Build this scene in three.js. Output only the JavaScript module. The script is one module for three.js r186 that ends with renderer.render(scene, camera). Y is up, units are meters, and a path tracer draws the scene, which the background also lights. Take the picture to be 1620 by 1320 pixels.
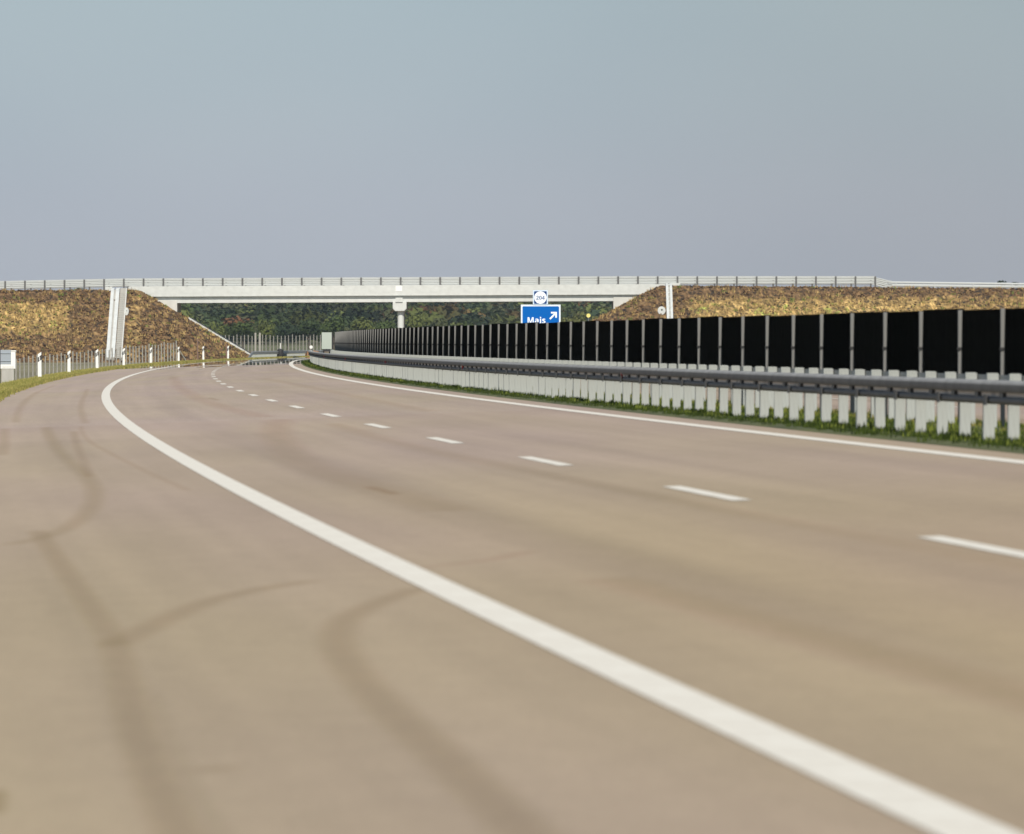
import * as THREE from 'three';
import { mergeGeometries, toCreasedNormals } from 'three/addons/utils/BufferGeometryUtils.js';
import { ImprovedNoise } from 'three/addons/math/ImprovedNoise.js';

// ------------------------------------------------------------------ camera, sky, sun, exposure
const scene = new THREE.Scene();
const camera = new THREE.PerspectiveCamera(5.398, 1620 / 1320, 1, 9000);
camera.position.set(0, 1.11, 0);
camera.rotation.x = -0.008248;
camera.focus = 360;
camera.userData.fStop = 8.5;
scene.add(camera);

const renderer = new THREE.WebGLRenderer({ antialias: true });
renderer.setSize(1024, 834);
renderer.toneMapping = THREE.LinearToneMapping;
renderer.toneMappingExposure = 1.0;
renderer.shadowMap.enabled = true;

const R = Math.PI / 180, SUN_EL = 40 * R, SUN_AZ = 4.5 * R;         // the sun stands behind the camera
const sunDir = new THREE.Vector3(Math.sin(SUN_AZ) * Math.cos(SUN_EL), Math.sin(SUN_EL), Math.cos(SUN_AZ) * Math.cos(SUN_EL));
const sun = new THREE.DirectionalLight(new THREE.Color().setRGB(1, 0.93, 0.81), 4.4);
sun.position.copy(sunDir).multiplyScalar(600).add(new THREE.Vector3(-5, 0, -420));
sun.target.position.set(-5, 0, -420);
sun.castShadow = true;
sun.shadow.mapSize.set(4096, 4096);
Object.assign(sun.shadow.camera, { left: -120, right: 120, top: 480, bottom: -480, near: 1, far: 1600 });
scene.add(sun, sun.target);

const perlin = new ImprovedNoise();
const lerp = THREE.MathUtils.lerp, clamp = THREE.MathUtils.clamp, sstep = THREE.MathUtils.smoothstep;
{ // a hazy late-summer sky, paler towards the horizon
  const W = 2048, H = 1024, data = new Float32Array(W * H * 4), v = new THREE.Vector3();
  const key = [[-90, .30, .29, .28], [0, .412, .440, .497], [0.9, .418, .460, .520], [1.6, .408, .480, .531], [2.4, .402, .494, .540], [6, .365, .462, .535], [20, .27, .37, .49], [50, .17, .26, .41], [90, .13, .21, .37]];
  for (let r = 0; r < H; r++) {
    const el = ((r + .5) / H - .5) * 180;
    let k = 0; while (k < key.length - 2 && el > key[k + 1][0]) k++;
    let t = clamp((el - key[k][0]) / (key[k + 1][0] - key[k][0]), 0, 1);
    if (k === 0) t = sstep(el, -3, 0);
    for (let c = 0; c < W; c++) {
      const az = ((c + .5) / W - .5) * 2 * Math.PI, e = el * R;
      v.set(Math.cos(az) * Math.cos(e), Math.sin(e), Math.sin(az) * Math.cos(e));
      const halo = Math.exp(-((Math.acos(clamp(v.dot(sunDir), -1, 1)) / .35) ** 2)) * .25;
      const n = el > -2 ? perlin.noise(v.x * 16 + 3.1, el * .55, v.z * 16) * .05 + perlin.noise(v.x * 45, el * 1.7 + 9, v.z * 45) * .022 : 0;
      const a = Math.atan2(v.x, -v.z) / R, veil = 1 - .085 * sstep(a, -1.2, 3.2) * (1 - sstep(a, 25, 80)) * (1 - sstep(el, 20, 60));   // a thin veil of cloud thins out to the right
      const i = (r * W + c) * 4;
      for (let b = 0; b < 3; b++) data[i + b] = lerp(key[k][b + 1], key[k + 1][b + 1], t) * (1 + n * (1.1 - .3 * b)) * Math.pow(veil, 1 + .25 * b) + halo * [1, .95, .85][b];
      data[i + 3] = 1;
    }
  }
  const t = new THREE.DataTexture(data, W, H, THREE.RGBAFormat, THREE.FloatType);
  t.mapping = THREE.EquirectangularReflectionMapping; t.magFilter = THREE.LinearFilter; t.minFilter = THREE.LinearFilter; t.needsUpdate = true;
  scene.background = t; scene.environment = t;
}

// ------------------------------------------------------------------ helpers
let seed = 7;
const rnd = () => { seed = (seed + 0x6d2b79f5) | 0; let t = Math.imul(seed ^ (seed >>> 15), 1 | seed); t = (t + Math.imul(t ^ (t >>> 7), 61 | t)) ^ t; return ((t ^ (t >>> 14)) >>> 0) / 4294967296; };
const rr = (a, b) => a + (b - a) * rnd();
const used = {};
const numbered = (n) => { const k = used[n] = (used[n] ?? -1) + 1; return k ? `${n}_${String(k).padStart(3, '0')}` : n; };
function tag(o, label, category, group, kind) {
  if (label) o.userData.label = label;
  if (category) o.userData.category = category;
  if (group) o.userData.group = group;
  if (kind) o.userData.kind = kind;
  return o;
}
function mesh(name, g, m, parent = scene) {
  const o = new THREE.Mesh(Array.isArray(g) ? (g.length > 1 ? mergeGeometries(g.map(plain)) : g[0]) : g, m);
  o.name = parent === scene ? numbered(name) : name;
  o.castShadow = o.receiveShadow = true;
  parent.add(o); return o;
}
function thing(name, label, category, at = [0, 0, 0], turn = 0, group) {
  const o = new THREE.Group(); o.name = numbered(name); o.position.set(...at); o.rotation.y = turn; scene.add(o);
  return tag(o, label, category, group);
}
function plain(g) { g = g.index ? g.toNonIndexed() : g; const o = new THREE.BufferGeometry(); for (const k of ['position', 'normal', 'uv']) if (g.attributes[k]) o.setAttribute(k, g.attributes[k]); if (!o.attributes.uv) o.setAttribute('uv', new THREE.BufferAttribute(new Float32Array(o.attributes.position.count * 2), 2)); return o; }
const box = (w, h, d, x = 0, y = 0, z = 0) => plain(new THREE.BoxGeometry(w, h, d).translate(x, y, z));
const rod = (a, b, r, n = 6, r2 = r) => {
  const A = new THREE.Vector3(...a), B = new THREE.Vector3(...b), d = B.clone().sub(A), g = new THREE.CylinderGeometry(r2, r, d.length(), n);
  g.applyQuaternion(new THREE.Quaternion().setFromUnitVectors(new THREE.Vector3(0, 1, 0), d.normalize()));
  return plain(g.translate((A.x + B.x) / 2, (A.y + B.y) / 2, (A.z + B.z) / 2));
};
// a profile [[u, v], ...] carried through frames {o, u, v}: every side of the profile flat, smooth along the run
function loft(profile, frames, { closed = true, caps = true } = {}) {
  const pos = [], uv = [], n = profile.length, sides = closed ? n : n - 1;
  const at = (f, [a, b]) => f.o.clone().addScaledVector(f.u, a).addScaledVector(f.v, b);
  let run = 0; const idx = []; let base = 0;
  const runs = frames.map((f, i) => (run += i ? f.o.distanceTo(frames[i - 1].o) : 0));
  for (let k = 0; k < sides; k++) {
    const p = profile[k], q = profile[(k + 1) % n], w = Math.hypot(q[0] - p[0], q[1] - p[1]);
    frames.forEach((f, i) => { const a = at(f, p), b = at(f, q); pos.push(a.x, a.y, a.z, b.x, b.y, b.z); uv.push(0, runs[i], w, runs[i]); });
    for (let i = 0; i < frames.length - 1; i++) { const a = base + 2 * i; idx.push(a, a + 1, a + 2, a + 1, a + 3, a + 2); }
    base += frames.length * 2;
  }
  if (caps && closed) {
    const tris = THREE.ShapeUtils.triangulateShape(profile.map((p) => new THREE.Vector2(...p)), []);
    for (const [f, flip] of [[frames[0], 1], [frames.at(-1), 0]]) {
      profile.forEach((p) => { const a = at(f, p); pos.push(a.x, a.y, a.z); uv.push(...p); });
      for (const t of tris) idx.push(...(flip ? [...t].reverse() : t).map((j) => j + base));
      base += n;
    }
  }
  const g = new THREE.BufferGeometry();
  g.setAttribute('position', new THREE.Float32BufferAttribute(pos, 3)); g.setAttribute('uv', new THREE.Float32BufferAttribute(uv, 2)); g.setIndex(idx); g.computeVertexNormals();
  return g;
}
const fbm = (x, y, z = 0, o = 4) => { let a = 0, w = 1, t = 0; for (let i = 0; i < o; i++) { a += w * perlin.noise(x, y, z); t += w; x = x * 2.03 + 7; y = y * 2.03 + 3; w *= .5; } return a / t; };

// ------------------------------------------------------------------ the line of the road (distance s along it, offset to its right)
const S0 = -400, S1 = 7200, DS = 1, NS = S1 - S0 + 1, TX = new Float64Array(NS), TZ = new Float64Array(NS), TH = new Float64Array(NS);
{
  const kn = [[-60, 0], [0, 1.24e-4], [200, 1.24e-4], [300, .85e-4], [430, .65e-4], [500, 1.15e-4], [900, 1.2e-4], [1000, .5e-4], [1100, 0]];
  const K = (s) => { if (s <= kn[0][0] || s >= 1100) return 0; let i = 0; while (s > kn[i + 1][0]) i++; return lerp(kn[i][1], kn[i + 1][1], (s - kn[i][0]) / (kn[i + 1][0] - kn[i][0])); };
  const z0 = -S0; TX[z0] = 4.83228; TZ[z0] = 15; TH[z0] = -.069965;
  for (let i = z0 + 1; i < NS; i++) { TH[i] = TH[i - 1] + K(i + S0 - .5) * DS; const t = (TH[i] + TH[i - 1]) / 2; TX[i] = TX[i - 1] + Math.sin(t); TZ[i] = TZ[i - 1] + Math.cos(t); }
  for (let i = z0 - 1; i >= 0; i--) { TH[i] = TH[i + 1] - K(i + S0 + .5) * DS; const t = (TH[i] + TH[i + 1]) / 2; TX[i] = TX[i + 1] - Math.sin(t); TZ[i] = TZ[i + 1] - Math.cos(t); }
}
function line(s) { const f = clamp(s - S0, 0, NS - 1.001), i = Math.floor(f), t = f - i; return [lerp(TX[i], TX[i + 1], t), lerp(TZ[i], TZ[i + 1], t), lerp(TH[i], TH[i + 1], t)]; }
const roadY = (off) => off <= 5.5 ? .0347 * Math.max(off, -6.2) : .191 - .02 * (off - 5.5);
function P(s, off, h = 0) { const [x, z, t] = line(s); return new THREE.Vector3(x + off * Math.cos(t), roadY(off) + h, -(z - off * Math.sin(t))); }
function frame(s, off, h = 0) { const t = line(s)[2]; return { o: P(s, off, h), u: new THREE.Vector3(Math.cos(t), 0, Math.sin(t)), v: new THREE.Vector3(0, 1, 0) }; }
const heading = (s) => -line(s)[2];                                   // rotation.y that turns -z along the road
const range = (a, b, d) => { const n = Math.max(1, Math.round((b - a) / d)); return Array.from({ length: n + 1 }, (_, i) => a + (b - a) * i / n); };
function ribbon(ss, offs, h, yOf, uvOf) {
  const pos = [], uv = [], idx = [], m = offs.length;
  ss.forEach((s) => offs.forEach((o, j) => { const p = P(s, o, typeof h === 'function' ? h(s, o, j) : h); if (yOf) p.y = yOf(s, o, p); pos.push(p.x, p.y, p.z); uv.push(...(uvOf ? uvOf(s, o) : [o, s])); }));
  for (let i = 0; i < ss.length - 1; i++) for (let j = 0; j < m - 1; j++) { const a = i * m + j; idx.push(a, a + 1, a + m, a + 1, a + m + 1, a + m); }
  const g = new THREE.BufferGeometry();
  g.setAttribute('position', new THREE.Float32BufferAttribute(pos, 3)); g.setAttribute('uv', new THREE.Float32BufferAttribute(uv, 2)); g.setIndex(idx); g.computeVertexNormals();
  return g;
}
const sAt = (Z) => { let lo = S0, hi = S1; while (hi - lo > .5) { const m = (lo + hi) / 2; if (line(m)[1] < Z) lo = m; else hi = m; } return lo; };

// ------------------------------------------------------------------ materials
const rgb = (r, g, b) => new THREE.Color().setRGB(r, g, b);
const std = (c, roughness = .8, metalness = 0, more = {}) => new THREE.MeshStandardMaterial({ color: c, roughness, metalness, ...more });
function noiseMap(size, f, srgb = true, wrap = THREE.RepeatWrapping) {
  const d = new Uint8Array(size * size * 4);
  for (let y = 0; y < size; y++) for (let x = 0; x < size; x++) { const v = f(x / size, y / size), i = (y * size + x) * 4; for (let c = 0; c < 3; c++) d[i + c] = clamp(Math.round((Array.isArray(v) ? v[c] : v) * 255), 0, 255); d[i + 3] = 255; }
  const t = new THREE.DataTexture(d, size, size); t.wrapS = t.wrapT = wrap; t.magFilter = THREE.LinearFilter; t.minFilter = THREE.LinearMipmapLinearFilter; if (srgb) t.colorSpace = THREE.SRGBColorSpace; t.needsUpdate = true; return t;
}
const tile = (f) => (u, v) => { const a = sstep(u, .8, 1), b = sstep(v, .8, 1); return lerp(lerp(f(u, v), f(u - 1, v), a), lerp(f(u, v - 1), f(u - 1, v - 1), a), b); };
const blotch = noiseMap(256, tile((u, v) => .9 + .22 * fbm(u * 7, v * 7, 2, 5)));
const matte = (c, more = {}) => new THREE.MeshPhysicalMaterial({ color: c, roughness: 1, specularIntensity: .15, ...more });
const softBlotch = noiseMap(256, tile((u, v) => .96 + .075 * fbm(u * 7, v * 7, 2, 5)));
const concreteMap = softBlotch.clone(); concreteMap.repeat.set(.35, .22);
const steelMap = blotch.clone(); steelMap.repeat.set(2.2, .31);
const wearA = tile((u, v) => fbm(u * 9, v * 9, 5, 4)), wearB = tile((u, v) => fbm(u * 40, v * 40, 2, 2));
const M = {
  concrete: matte(rgb(.655, .672, .655), { map: concreteMap }),
  paleConcrete: matte(rgb(.655, .65, .61), { map: concreteMap }),
  greyConcrete: std(rgb(.46, .45, .42), .92, 0, { map: concreteMap, bumpMap: concreteMap, bumpScale: .03 }),
  paint: matte(rgb(.80, .76, .69), { map: noiseMap(256, (u, v) => { const a = wearA(u, v), b = Math.max(0, wearB(u, v) - .2); return [.965 + .1 * a - .16 * b, .958 + .115 * a - .19 * b, .94 + .13 * a - .22 * b]; }) }),
  steel: std(rgb(.37, .37, .37), .48, .55, { map: steelMap }),
  litRailSteel: std(rgb(.37, .36, .345), .8, 0, { map: steelMap }),  // rail steel in its sunlit tone, light put into the colour
  shadedRailSteel: std(rgb(.145, .135, .125), .85, 0, { map: steelMap }),  // the same rail steel in its shaded tone, shade put into the colour
  postSteel: std(rgb(.47, .495, .48), .7, .1, { map: steelMap }),
  bridgeSteel: std(rgb(.50, .52, .515), .7, .05),
  darkSteel: std(rgb(.06, .06, .06), .6, .3), web: std(rgb(.62, .57, .53), .8, 0),
  screen: matte(rgb(.010, .0092, .0072), { specularIntensity: 0 }), screenPost: std(rgb(.20, .20, .195), .8, 0),
  endBoard: std(rgb(.42, .47, .42), .7), white: std(rgb(.82, .82, .80), .5), black: std(rgb(.02, .02, .022), .6),
  red: std(rgb(.42, .03, .03), .35), signBack: std(rgb(.33, .37, .42), .55, .2), yellow: std(rgb(.85, .72, .22), .5),
  fencePost: std(rgb(.34, .325, .29), .9), brownPost: std(rgb(.22, .14, .11), .9), wire: std(rgb(.35, .35, .34), .6, .4), rubber: std(rgb(.05, .05, .05), .8),
  bark: std(rgb(.09, .07, .055), .95),
};
const leafy = (c) => new THREE.MeshPhysicalMaterial({ color: c, roughness: 1, specularIntensity: .1, side: THREE.DoubleSide, transmission: .25, thickness: 0 });

// ------------------------------------------------------------------ ground
const groundAt = [[-500, -1.2], [100, -1.6], [450, -2.3], [580, -2.1], [710, -.75], [840, -.65], [930, .05], [1100, .1], [1700, .3], [3000, 13], [3400, 13.4], [4200, 10], [7000, 8]];
const gl = (Z) => { let i = 0; while (i < groundAt.length - 2 && Z > groundAt[i + 1][0]) i++; const [a, b] = [groundAt[i], groundAt[i + 1]]; return lerp(a[1], b[1], clamp((Z - a[0]) / (b[0] - a[0]), 0, 1)); };
{
  const ss = [...range(-400, 40, 40), ...range(50, 1100, 10), ...range(1120, 1700, 40), ...range(1760, 3400, 60), ...range(3500, 7100, 300)];
  const offs = [-3500, -2000, -1000, -500, -250, -150, -90, -60, -45, -35, -28, -22, -18, -15, -13, -11.5, -10, -8.6, -7.4, -6.4, -5.6, 3.9, 4.6, 5.5, 6.2, 17, 18.5, 20, 22, 25, 30, 40, 60, 90, 150, 250, 500, 1000, 2000, 3500];
  const yOf = (s, o, p) => {
    const Z = -p.z, n = gl(Z) + fbm(p.x * .03, p.z * .03) * .35 * sstep(Math.abs(o), 18, 40);
    const end = sstep(Z, 1500, 1700);                                 // the road is long out of sight here
    const corr = roadY(clamp(o, -6, 17)) - .3;
    const out = o < -6 ? sstep(-o, 6.0, 9) : o > 17 ? sstep(o, 17.2, 24) : 0;
    return lerp(lerp(corr, n, out), n, end);
  };
  const g = ribbon(ss, offs, 0, yOf, (s, o) => [o / 9, s / 9]);
  const col = [], p = g.attributes.position;
  for (let i = 0; i < p.count; i++) {
    const x = p.getX(i), z = p.getZ(i), a = fbm(x * .02, z * .02, 4), soil = sstep(-z, 880, 930) * (1 - sstep(-z, 1150, 1300));
    const k = .8 + .6 * (a + .2), dry = x < 0 && z > -900 ? 1 : 0, c = [lerp(lerp(.15, .29, dry), .20, soil) * k, lerp(lerp(.15, .25, dry), .135, soil) * k, lerp(lerp(.055, .13, dry), .075, soil) * k]; col.push(...c);
  }
  g.setAttribute('color', new THREE.Float32BufferAttribute(col, 3));
  tag(mesh('ground', g, std(0xffffff, .95, 0, { vertexColors: true, map: blotch, bumpMap: blotch, bumpScale: .15 })), 'dry grassy ground falling away beside the motorway', 'ground', null, 'structure');
}

// ------------------------------------------------------------------ the carriageways
const cv = (w, h) => { const c = document.createElement('canvas'); c.width = w; c.height = h; return c; };
function texture(c, srgb = true) { const t = new THREE.CanvasTexture(c); t.wrapS = t.wrapT = THREE.ClampToEdgeWrapping; t.magFilter = THREE.LinearFilter; if (srgb) t.colorSpace = THREE.SRGBColorSpace; t.flipY = false; t.needsUpdate = true; return t; }
const OFF0 = -6, OFFW = 10.2;
// concrete paving: streaks worn along the wheel paths, blotches, and (near) the swerving tyre marks
function paving(W, H, s0, s1, marks) {
  const c = cv(W, H), g = c.getContext('2d'), im = g.createImageData(W, H), d = im.data;
  for (let y = 0; y < H; y++) {
    const s = s0 + (s1 - s0) * (y + .5) / H;
    for (let x = 0; x < W; x++) {
      const o = OFF0 + OFFW * (x + .5) / W;
      const streak = fbm(o * 1.5, s * .011, 1, 3) * .9 + fbm(o * 4.2, s * .03, 6, 2) * .35;
      const blot = fbm(o * .8, s * .09, 3, 4), fine = fbm(o * 5, s * 1.3, 8, 3), patch = fbm(o * .35, s * .03, 12, 2);
      const wheel = Math.exp(-(((o + 2.05) / .32) ** 2)) * .55 + Math.exp(-(((o + .65) / .3) ** 2)) * .35 + Math.exp(-(((o - 1.1) / .35) ** 2)) * .25 + Math.exp(-(((o - 2.6) / .35) ** 2)) * .2;
      let t = 1 + .075 * streak + .05 * blot + .03 * fine - .075 * wheel * (.7 + 1.4 * fbm(o, s * .03, 20, 2));
      if (s > 101 && o < -.2) t += .02;                               // a day joint: newer paving beyond
      const w = clamp(.5 + 1.6 * patch - .5 * wheel, 0, 1);           // warm olive where it is dirty, pinker where clean
      const i = (y * W + x) * 4;
      const nr = .5 * (1 - sstep(s, 20, 70)) * sstep(o, -4.2, -1);
      const gr = 1 + (rnd() - .5) * .05;                              // grain of the aggregate
      d[i] = 168 * t * gr * (1 - .02 * nr); d[i + 1] = (151 - 1.5 * (1 - w)) * t * gr * (1 - .05 * nr); d[i + 2] = (124.5 + 5 * (1 - w) + 7 * sstep(s, 15, 100)) * t * gr * (1 - .08 * nr); d[i + 3] = 255;
    }
  }
  g.putImageData(im, 0, 0);
  const X = (o) => (o - OFF0) / OFFW * W, Y = (s) => (s - s0) / (s1 - s0) * H;
  for (const { pts, w, a } of marks) for (const [k, f] of [[1.5, .13], [1.2, .15], [.95, .18], [.65, .16], [.35, .12]]) {
    g.lineCap = g.lineJoin = 'round'; g.strokeStyle = `rgba(116,96,64,${a * f * .7})`;
    // constant real width: drawn in metres, then scaled to the picture's own pixels
    g.save(); g.scale(W / OFFW, H / (s1 - s0)); g.lineWidth = w * k; g.beginPath();
    const q = pts.map(([s, o]) => [o - OFF0, s - s0]);
    g.moveTo(...q[0]); for (let i = 1; i < q.length - 1; i++) g.quadraticCurveTo(q[i][0], q[i][1], (q[i][0] + q[i + 1][0]) / 2, (q[i][1] + q[i + 1][1]) / 2); g.lineTo(...q.at(-1)); g.stroke(); g.restore();
  }
  return c;
}
const tyreMarks = [
  { pts: [[121, -4.43], [95.7, -4.43], [80.7, -4.37], [69.2, -4.31], [60.4, -4.37], [53.5, -4.51], [47.9, -4.72], [44.2, -4.96], [42.4, -5.23]], w: .15, a: .42 },
  { pts: [[112, -4.05], [88, -4.16], [69.2, -4.3]], w: .1, a: .35 }, { pts: [[130, -5.05], [109, -5.01], [88, -5.08]], w: .14, a: .35 },
  { pts: [[46.2, -5], [35.9, -4.97], [27.6, -4.95], [23.1, -4.95], [17.8, -5.03], [13.3, -5.09], [10.6, -5.11], [7, -5.13]], w: .13, a: .5 },
  { pts: [[23, -4.96], [25.8, -4.7], [28.9, -4.37], [30.7, -4.02], [31.6, -3.75]], w: .16, a: .5 },
  { pts: [[17.8, -4.93], [13.3, -4.99], [10.6, -5.0], [7, -5.02]], w: .06, a: .22 },
  { pts: [[29.6, -3.3], [26.6, -3.76], [23.7, -3.99], [20.4, -4.11], [16.4, -4.18], [13, -4.2], [10.2, -4.22], [7, -4.27]], w: .15, a: .5 },
  { pts: [[11.9, -4.92], [12.1, -4.9]], w: .14, a: .4 }, { pts: [[55, -2.1], [58.6, -2.14]], w: .1, a: .75 }, { pts: [[10, -5.6], [11.2, -5.58]], w: .07, a: .9 },
  { pts: [[119, -3.9], [105, -4.0], [84, -3.85], [60, -3.6]], w: .08, a: .25 }, { pts: [[119, -.9], [108, -1.3], [92, -1.75], [72, -2.2], [48, -2.05]], w: .4, a: .3 },
  { pts: [[30, -2.3], [24, -2.2], [15, -2.1], [8, -2]], w: .3, a: .3 }, { pts: [[110, -.4], [90, -.6], [60, -.5], [40, -.3], [20, -.2]], w: .25, a: .25 },
  { pts: [[33, -3.3], [34, -2.7], [36, -2.3]], w: .15, a: .3 },
];
const farMarks = [{ pts: [[124, -1], [160, -1.3], [220, -1.15], [300, -1.4]], w: .35, a: .3 }, { pts: [[124, -3.8], [170, -3.6], [230, -3.75]], w: .12, a: .35 }, { pts: [[130, -4.9], [180, -5.1], [260, -5]], w: .15, a: .35 },
  { pts: [[165, -.95], [174, -1]], w: .12, a: .5 }, { pts: [[124, 1.6], [180, 1.9], [260, 1.5]], w: .3, a: .25 }];
const road = thing('road', 'pale sandy concrete carriageway curving away to the right with white lines', 'road'); road.userData.kind = 'structure';
{
  const rough = (W, H, s0, s1) => {                                    // added mirror-smooth patches imitate the heat mirage on the far stretch
    const c = cv(W, H), g = c.getContext('2d'), im = g.createImageData(W, H);
    for (let y = 0; y < H; y++) for (let x = 0; x < W; x++) { const s = s0 + (s1 - s0) * y / H, v = 255 * (s + 130 * fbm(x / W * 5, s * .045, 2, 3) > 432 ? .01 : .95), i = (y * W + x) * 4; im.data[i] = im.data[i + 1] = im.data[i + 2] = v; im.data[i + 3] = 255; }
    g.putImageData(im, 0, 0); return texture(c, false);
  };
  const uv = (s0, s1) => (s, o) => [(o - OFF0) / OFFW, (s - s0) / (s1 - s0)];
  const offs = [-5.72, -4, -2, 0, 2, 3.92];
  mesh('paving', ribbon(range(-60, 0, 5), offs, 0, null, (s, o) => [(o - OFF0) / OFFW, -s / 120]), matte(0xffffff), road).material.map = null;
  const near = texture(paving(1024, 2048, 0, 120, tyreMarks)), far = texture(paving(512, 2048, 120, 1120, farMarks));
  road.children[0].material.map = near;
  mesh('paving', ribbon(range(0, 120, 2), offs, 0, null, uv(0, 120)), matte(0xffffff, { map: near }), road);
  mesh('paving', ribbon([...range(120, 1120, 4), 1300, 1500], offs, 0, null, uv(120, 1120)), matte(0xffffff, { map: far, specularIntensity: .4, roughnessMap: rough(64, 512, 120, 1120) }), road);
  const mark = (a, b, o, w, name) => mesh(name, ribbon(range(a, b, 3), [o - w / 2, o + w / 2], .004, null, (s, q) => [q / 2, s / 2]), M.paint, road);
  mark(-60, 900, -3.18, .2, 'edge_line'); mark(-60, 900, 3.37, .2, 'edge_line');
  for (let k = -4; k < 40; k++) mark(50.9 + 18.02 * k - 3.1, 50.9 + 18.02 * k + 3.1, 0, .14, 'lane_dash');
  const r2 = thing('road', 'opposite carriageway beyond the median, glimpsed between the guardrail posts', 'road'); r2.userData.kind = 'structure';
  mesh('paving', ribbon(range(-60, 1400, 6), [6.15, 9, 12, 14.5, 17], 0, null, (s, o) => [(o - 6.15) / 10.2, s / 120]), matte(rgb(.9, .9, .9), { map: (() => { const t = near.clone(); t.wrapT = THREE.MirroredRepeatWrapping; return t; })() }), r2);
  const m2 = (a, b, o, w, name) => mesh(name, ribbon(range(a, b, 4), [o - w / 2, o + w / 2], .004, null, (s, q) => [q / 2, s / 2]), M.paint, r2);
  m2(-60, 900, 6.5, .2, 'edge_line'); m2(-60, 900, 14, .2, 'edge_line');
  for (let k = 0; k < 34; k++) m2(18 * k, 18 * k + 6, 10.2, .14, 'lane_dash');
}

// ------------------------------------------------------------------ verges and median
{
  const vc = (g, f) => { const p = g.attributes.position, u = g.attributes.uv, c = []; for (let i = 0; i < p.count; i++) c.push(...f(u.getX(i), u.getY(i))); g.setAttribute('color', new THREE.Float32BufferAttribute(c, 3)); return g; };
  const grassy = std(0xffffff, .95, 0, { vertexColors: true });
  const left = ribbon(range(-60, 1100, 3), [-5.68, -5.9, -6.2, -6.6, -7.2, -8.2, -9.5], 0, (s, o, p) => { const Z = -p.z, t = sstep(-o, 6.3, 9.2); return lerp(roadY(-5.7) + (o > -5.8 ? .012 : .03) + .02 * fbm(s * .4, o * 3), gl(Z) + .05, t); });
  vc(left, (o, s) => { const n = fbm(o * 2, s * .3, 1), g = clamp(.5 + n * 1.5, 0, 1), k = sstep(-o, 5.7, 6); return [lerp(.17, lerp(.20, .30, g), k), lerp(.15, lerp(.19, .25, g), k), lerp(.07, lerp(.05, .09, g), k)]; });
  tag(mesh('verge', left, grassy), 'narrow yellow green grass verge along the outer edge of the road', 'verge', null, 'structure');
  const mid = ribbon(range(-60, 900, 2), [3.88, 4.0, 4.3, 4.9, 5.5, 5.9, 6.2], 0, (s, o) => roadY(o) + (o < 3.95 || o > 6.1 ? .002 : .03 + .02 * fbm(s * .7, o * 4)));
  vc(mid, (o, s) => { const n = fbm(o * 3, s * .5, 7), g = clamp(.5 + n * 1.6, 0, 1); return [lerp(.05, .12, g), lerp(.06, .13, g), lerp(.022, .035, g)]; });
  tag(mesh('median', mid, grassy), 'grassy strip of soil between the two carriageways', 'median', null, 'structure');
}
// blades of grass: each tuft is a handful of bent blades
function tuft(n, h, w, spread) {
  const pos = [];
  for (let i = 0; i < n; i++) {
    const a = rr(0, 6.3), r = spread * Math.sqrt(rnd()), x = r * Math.cos(a), z = r * Math.sin(a), b = rr(0, 6.3), hh = h * rr(.5, 1), lean = rr(.1, .7) * hh, dx = Math.cos(b) * w / 2, dz = Math.sin(b) * w / 2, lx = -Math.sin(b) * lean, lz = Math.cos(b) * lean;
    pos.push(x - dx, -.02, z - dz, x + dx, -.02, z + dz, x + lx, hh, z + lz);
  }
  const g = new THREE.BufferGeometry(); g.setAttribute('position', new THREE.Float32BufferAttribute(pos, 3)); g.computeVertexNormals(); return g;
}
function scatter(name, g, m, list, label, category) {
  const o = new THREE.InstancedMesh(g, m, list.length), q = new THREE.Object3D();
  list.forEach(([p, s, c, sy], i) => { q.position.copy(p); q.rotation.set(0, rr(0, 6.3), 0); q.scale.set(s, sy ?? s, s); q.updateMatrix(); o.setMatrixAt(i, q.matrix); o.setColorAt(i, c); });
  o.name = numbered(name); o.castShadow = o.receiveShadow = true; scene.add(o);
  return tag(o, label, category, null, 'stuff');
}
{
  const green = [], pick = (a, b) => { const t = rnd(); return rgb(lerp(a[0], b[0], t), lerp(a[1], b[1], t), lerp(a[2], b[2], t)); };
  for (let s = 45; s < 480;) {
    s += s < 140 ? .022 : s < 250 ? .035 : .06;
    const f = Math.pow(rnd(), 1.4), o = 3.98 + f * 2.05, clump = fbm(s * .35, o * 2, 3, 3);
    if (clump < -.25 && o > 4.2) continue;
    green.push([P(s, o, .03), (.5 + clump * 1.1 + rr(0, .45) + (rnd() < .006 ? .8 : 0)) * (o < 4.12 ? .6 : 1), o > 5.2 && rnd() < .6 ? pick([.22, .22, .05], [.34, .28, .09]) : (rnd() < .3 && o > 4.15 ? pick([.16, .20, .035], [.26, .30, .06]) : pick([.02, .034, .008], [.085, .12, .024]))]);
  }
  scatter('grass', tuft(13, .072, .02, .16), leafy(0xffffff), green, 'dark green grass and weeds at the foot of the median guardrails', 'grass');
  const dry = [];
  for (let s = 130; s < 900;) { s += .05; const o = -5.78 - Math.pow(rnd(), 1.3) * 1.0; dry.push([P(s, o, .03), rr(.5, 1.1) * (1 + s / 1300), pick([.20, .22, .05], [.50, .42, .15])]); }
  scatter('grass', tuft(9, .075, .03, .2), leafy(0xffffff), dry, 'yellowing grass along the outer road edge below the marker posts', 'grass');
}

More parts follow.
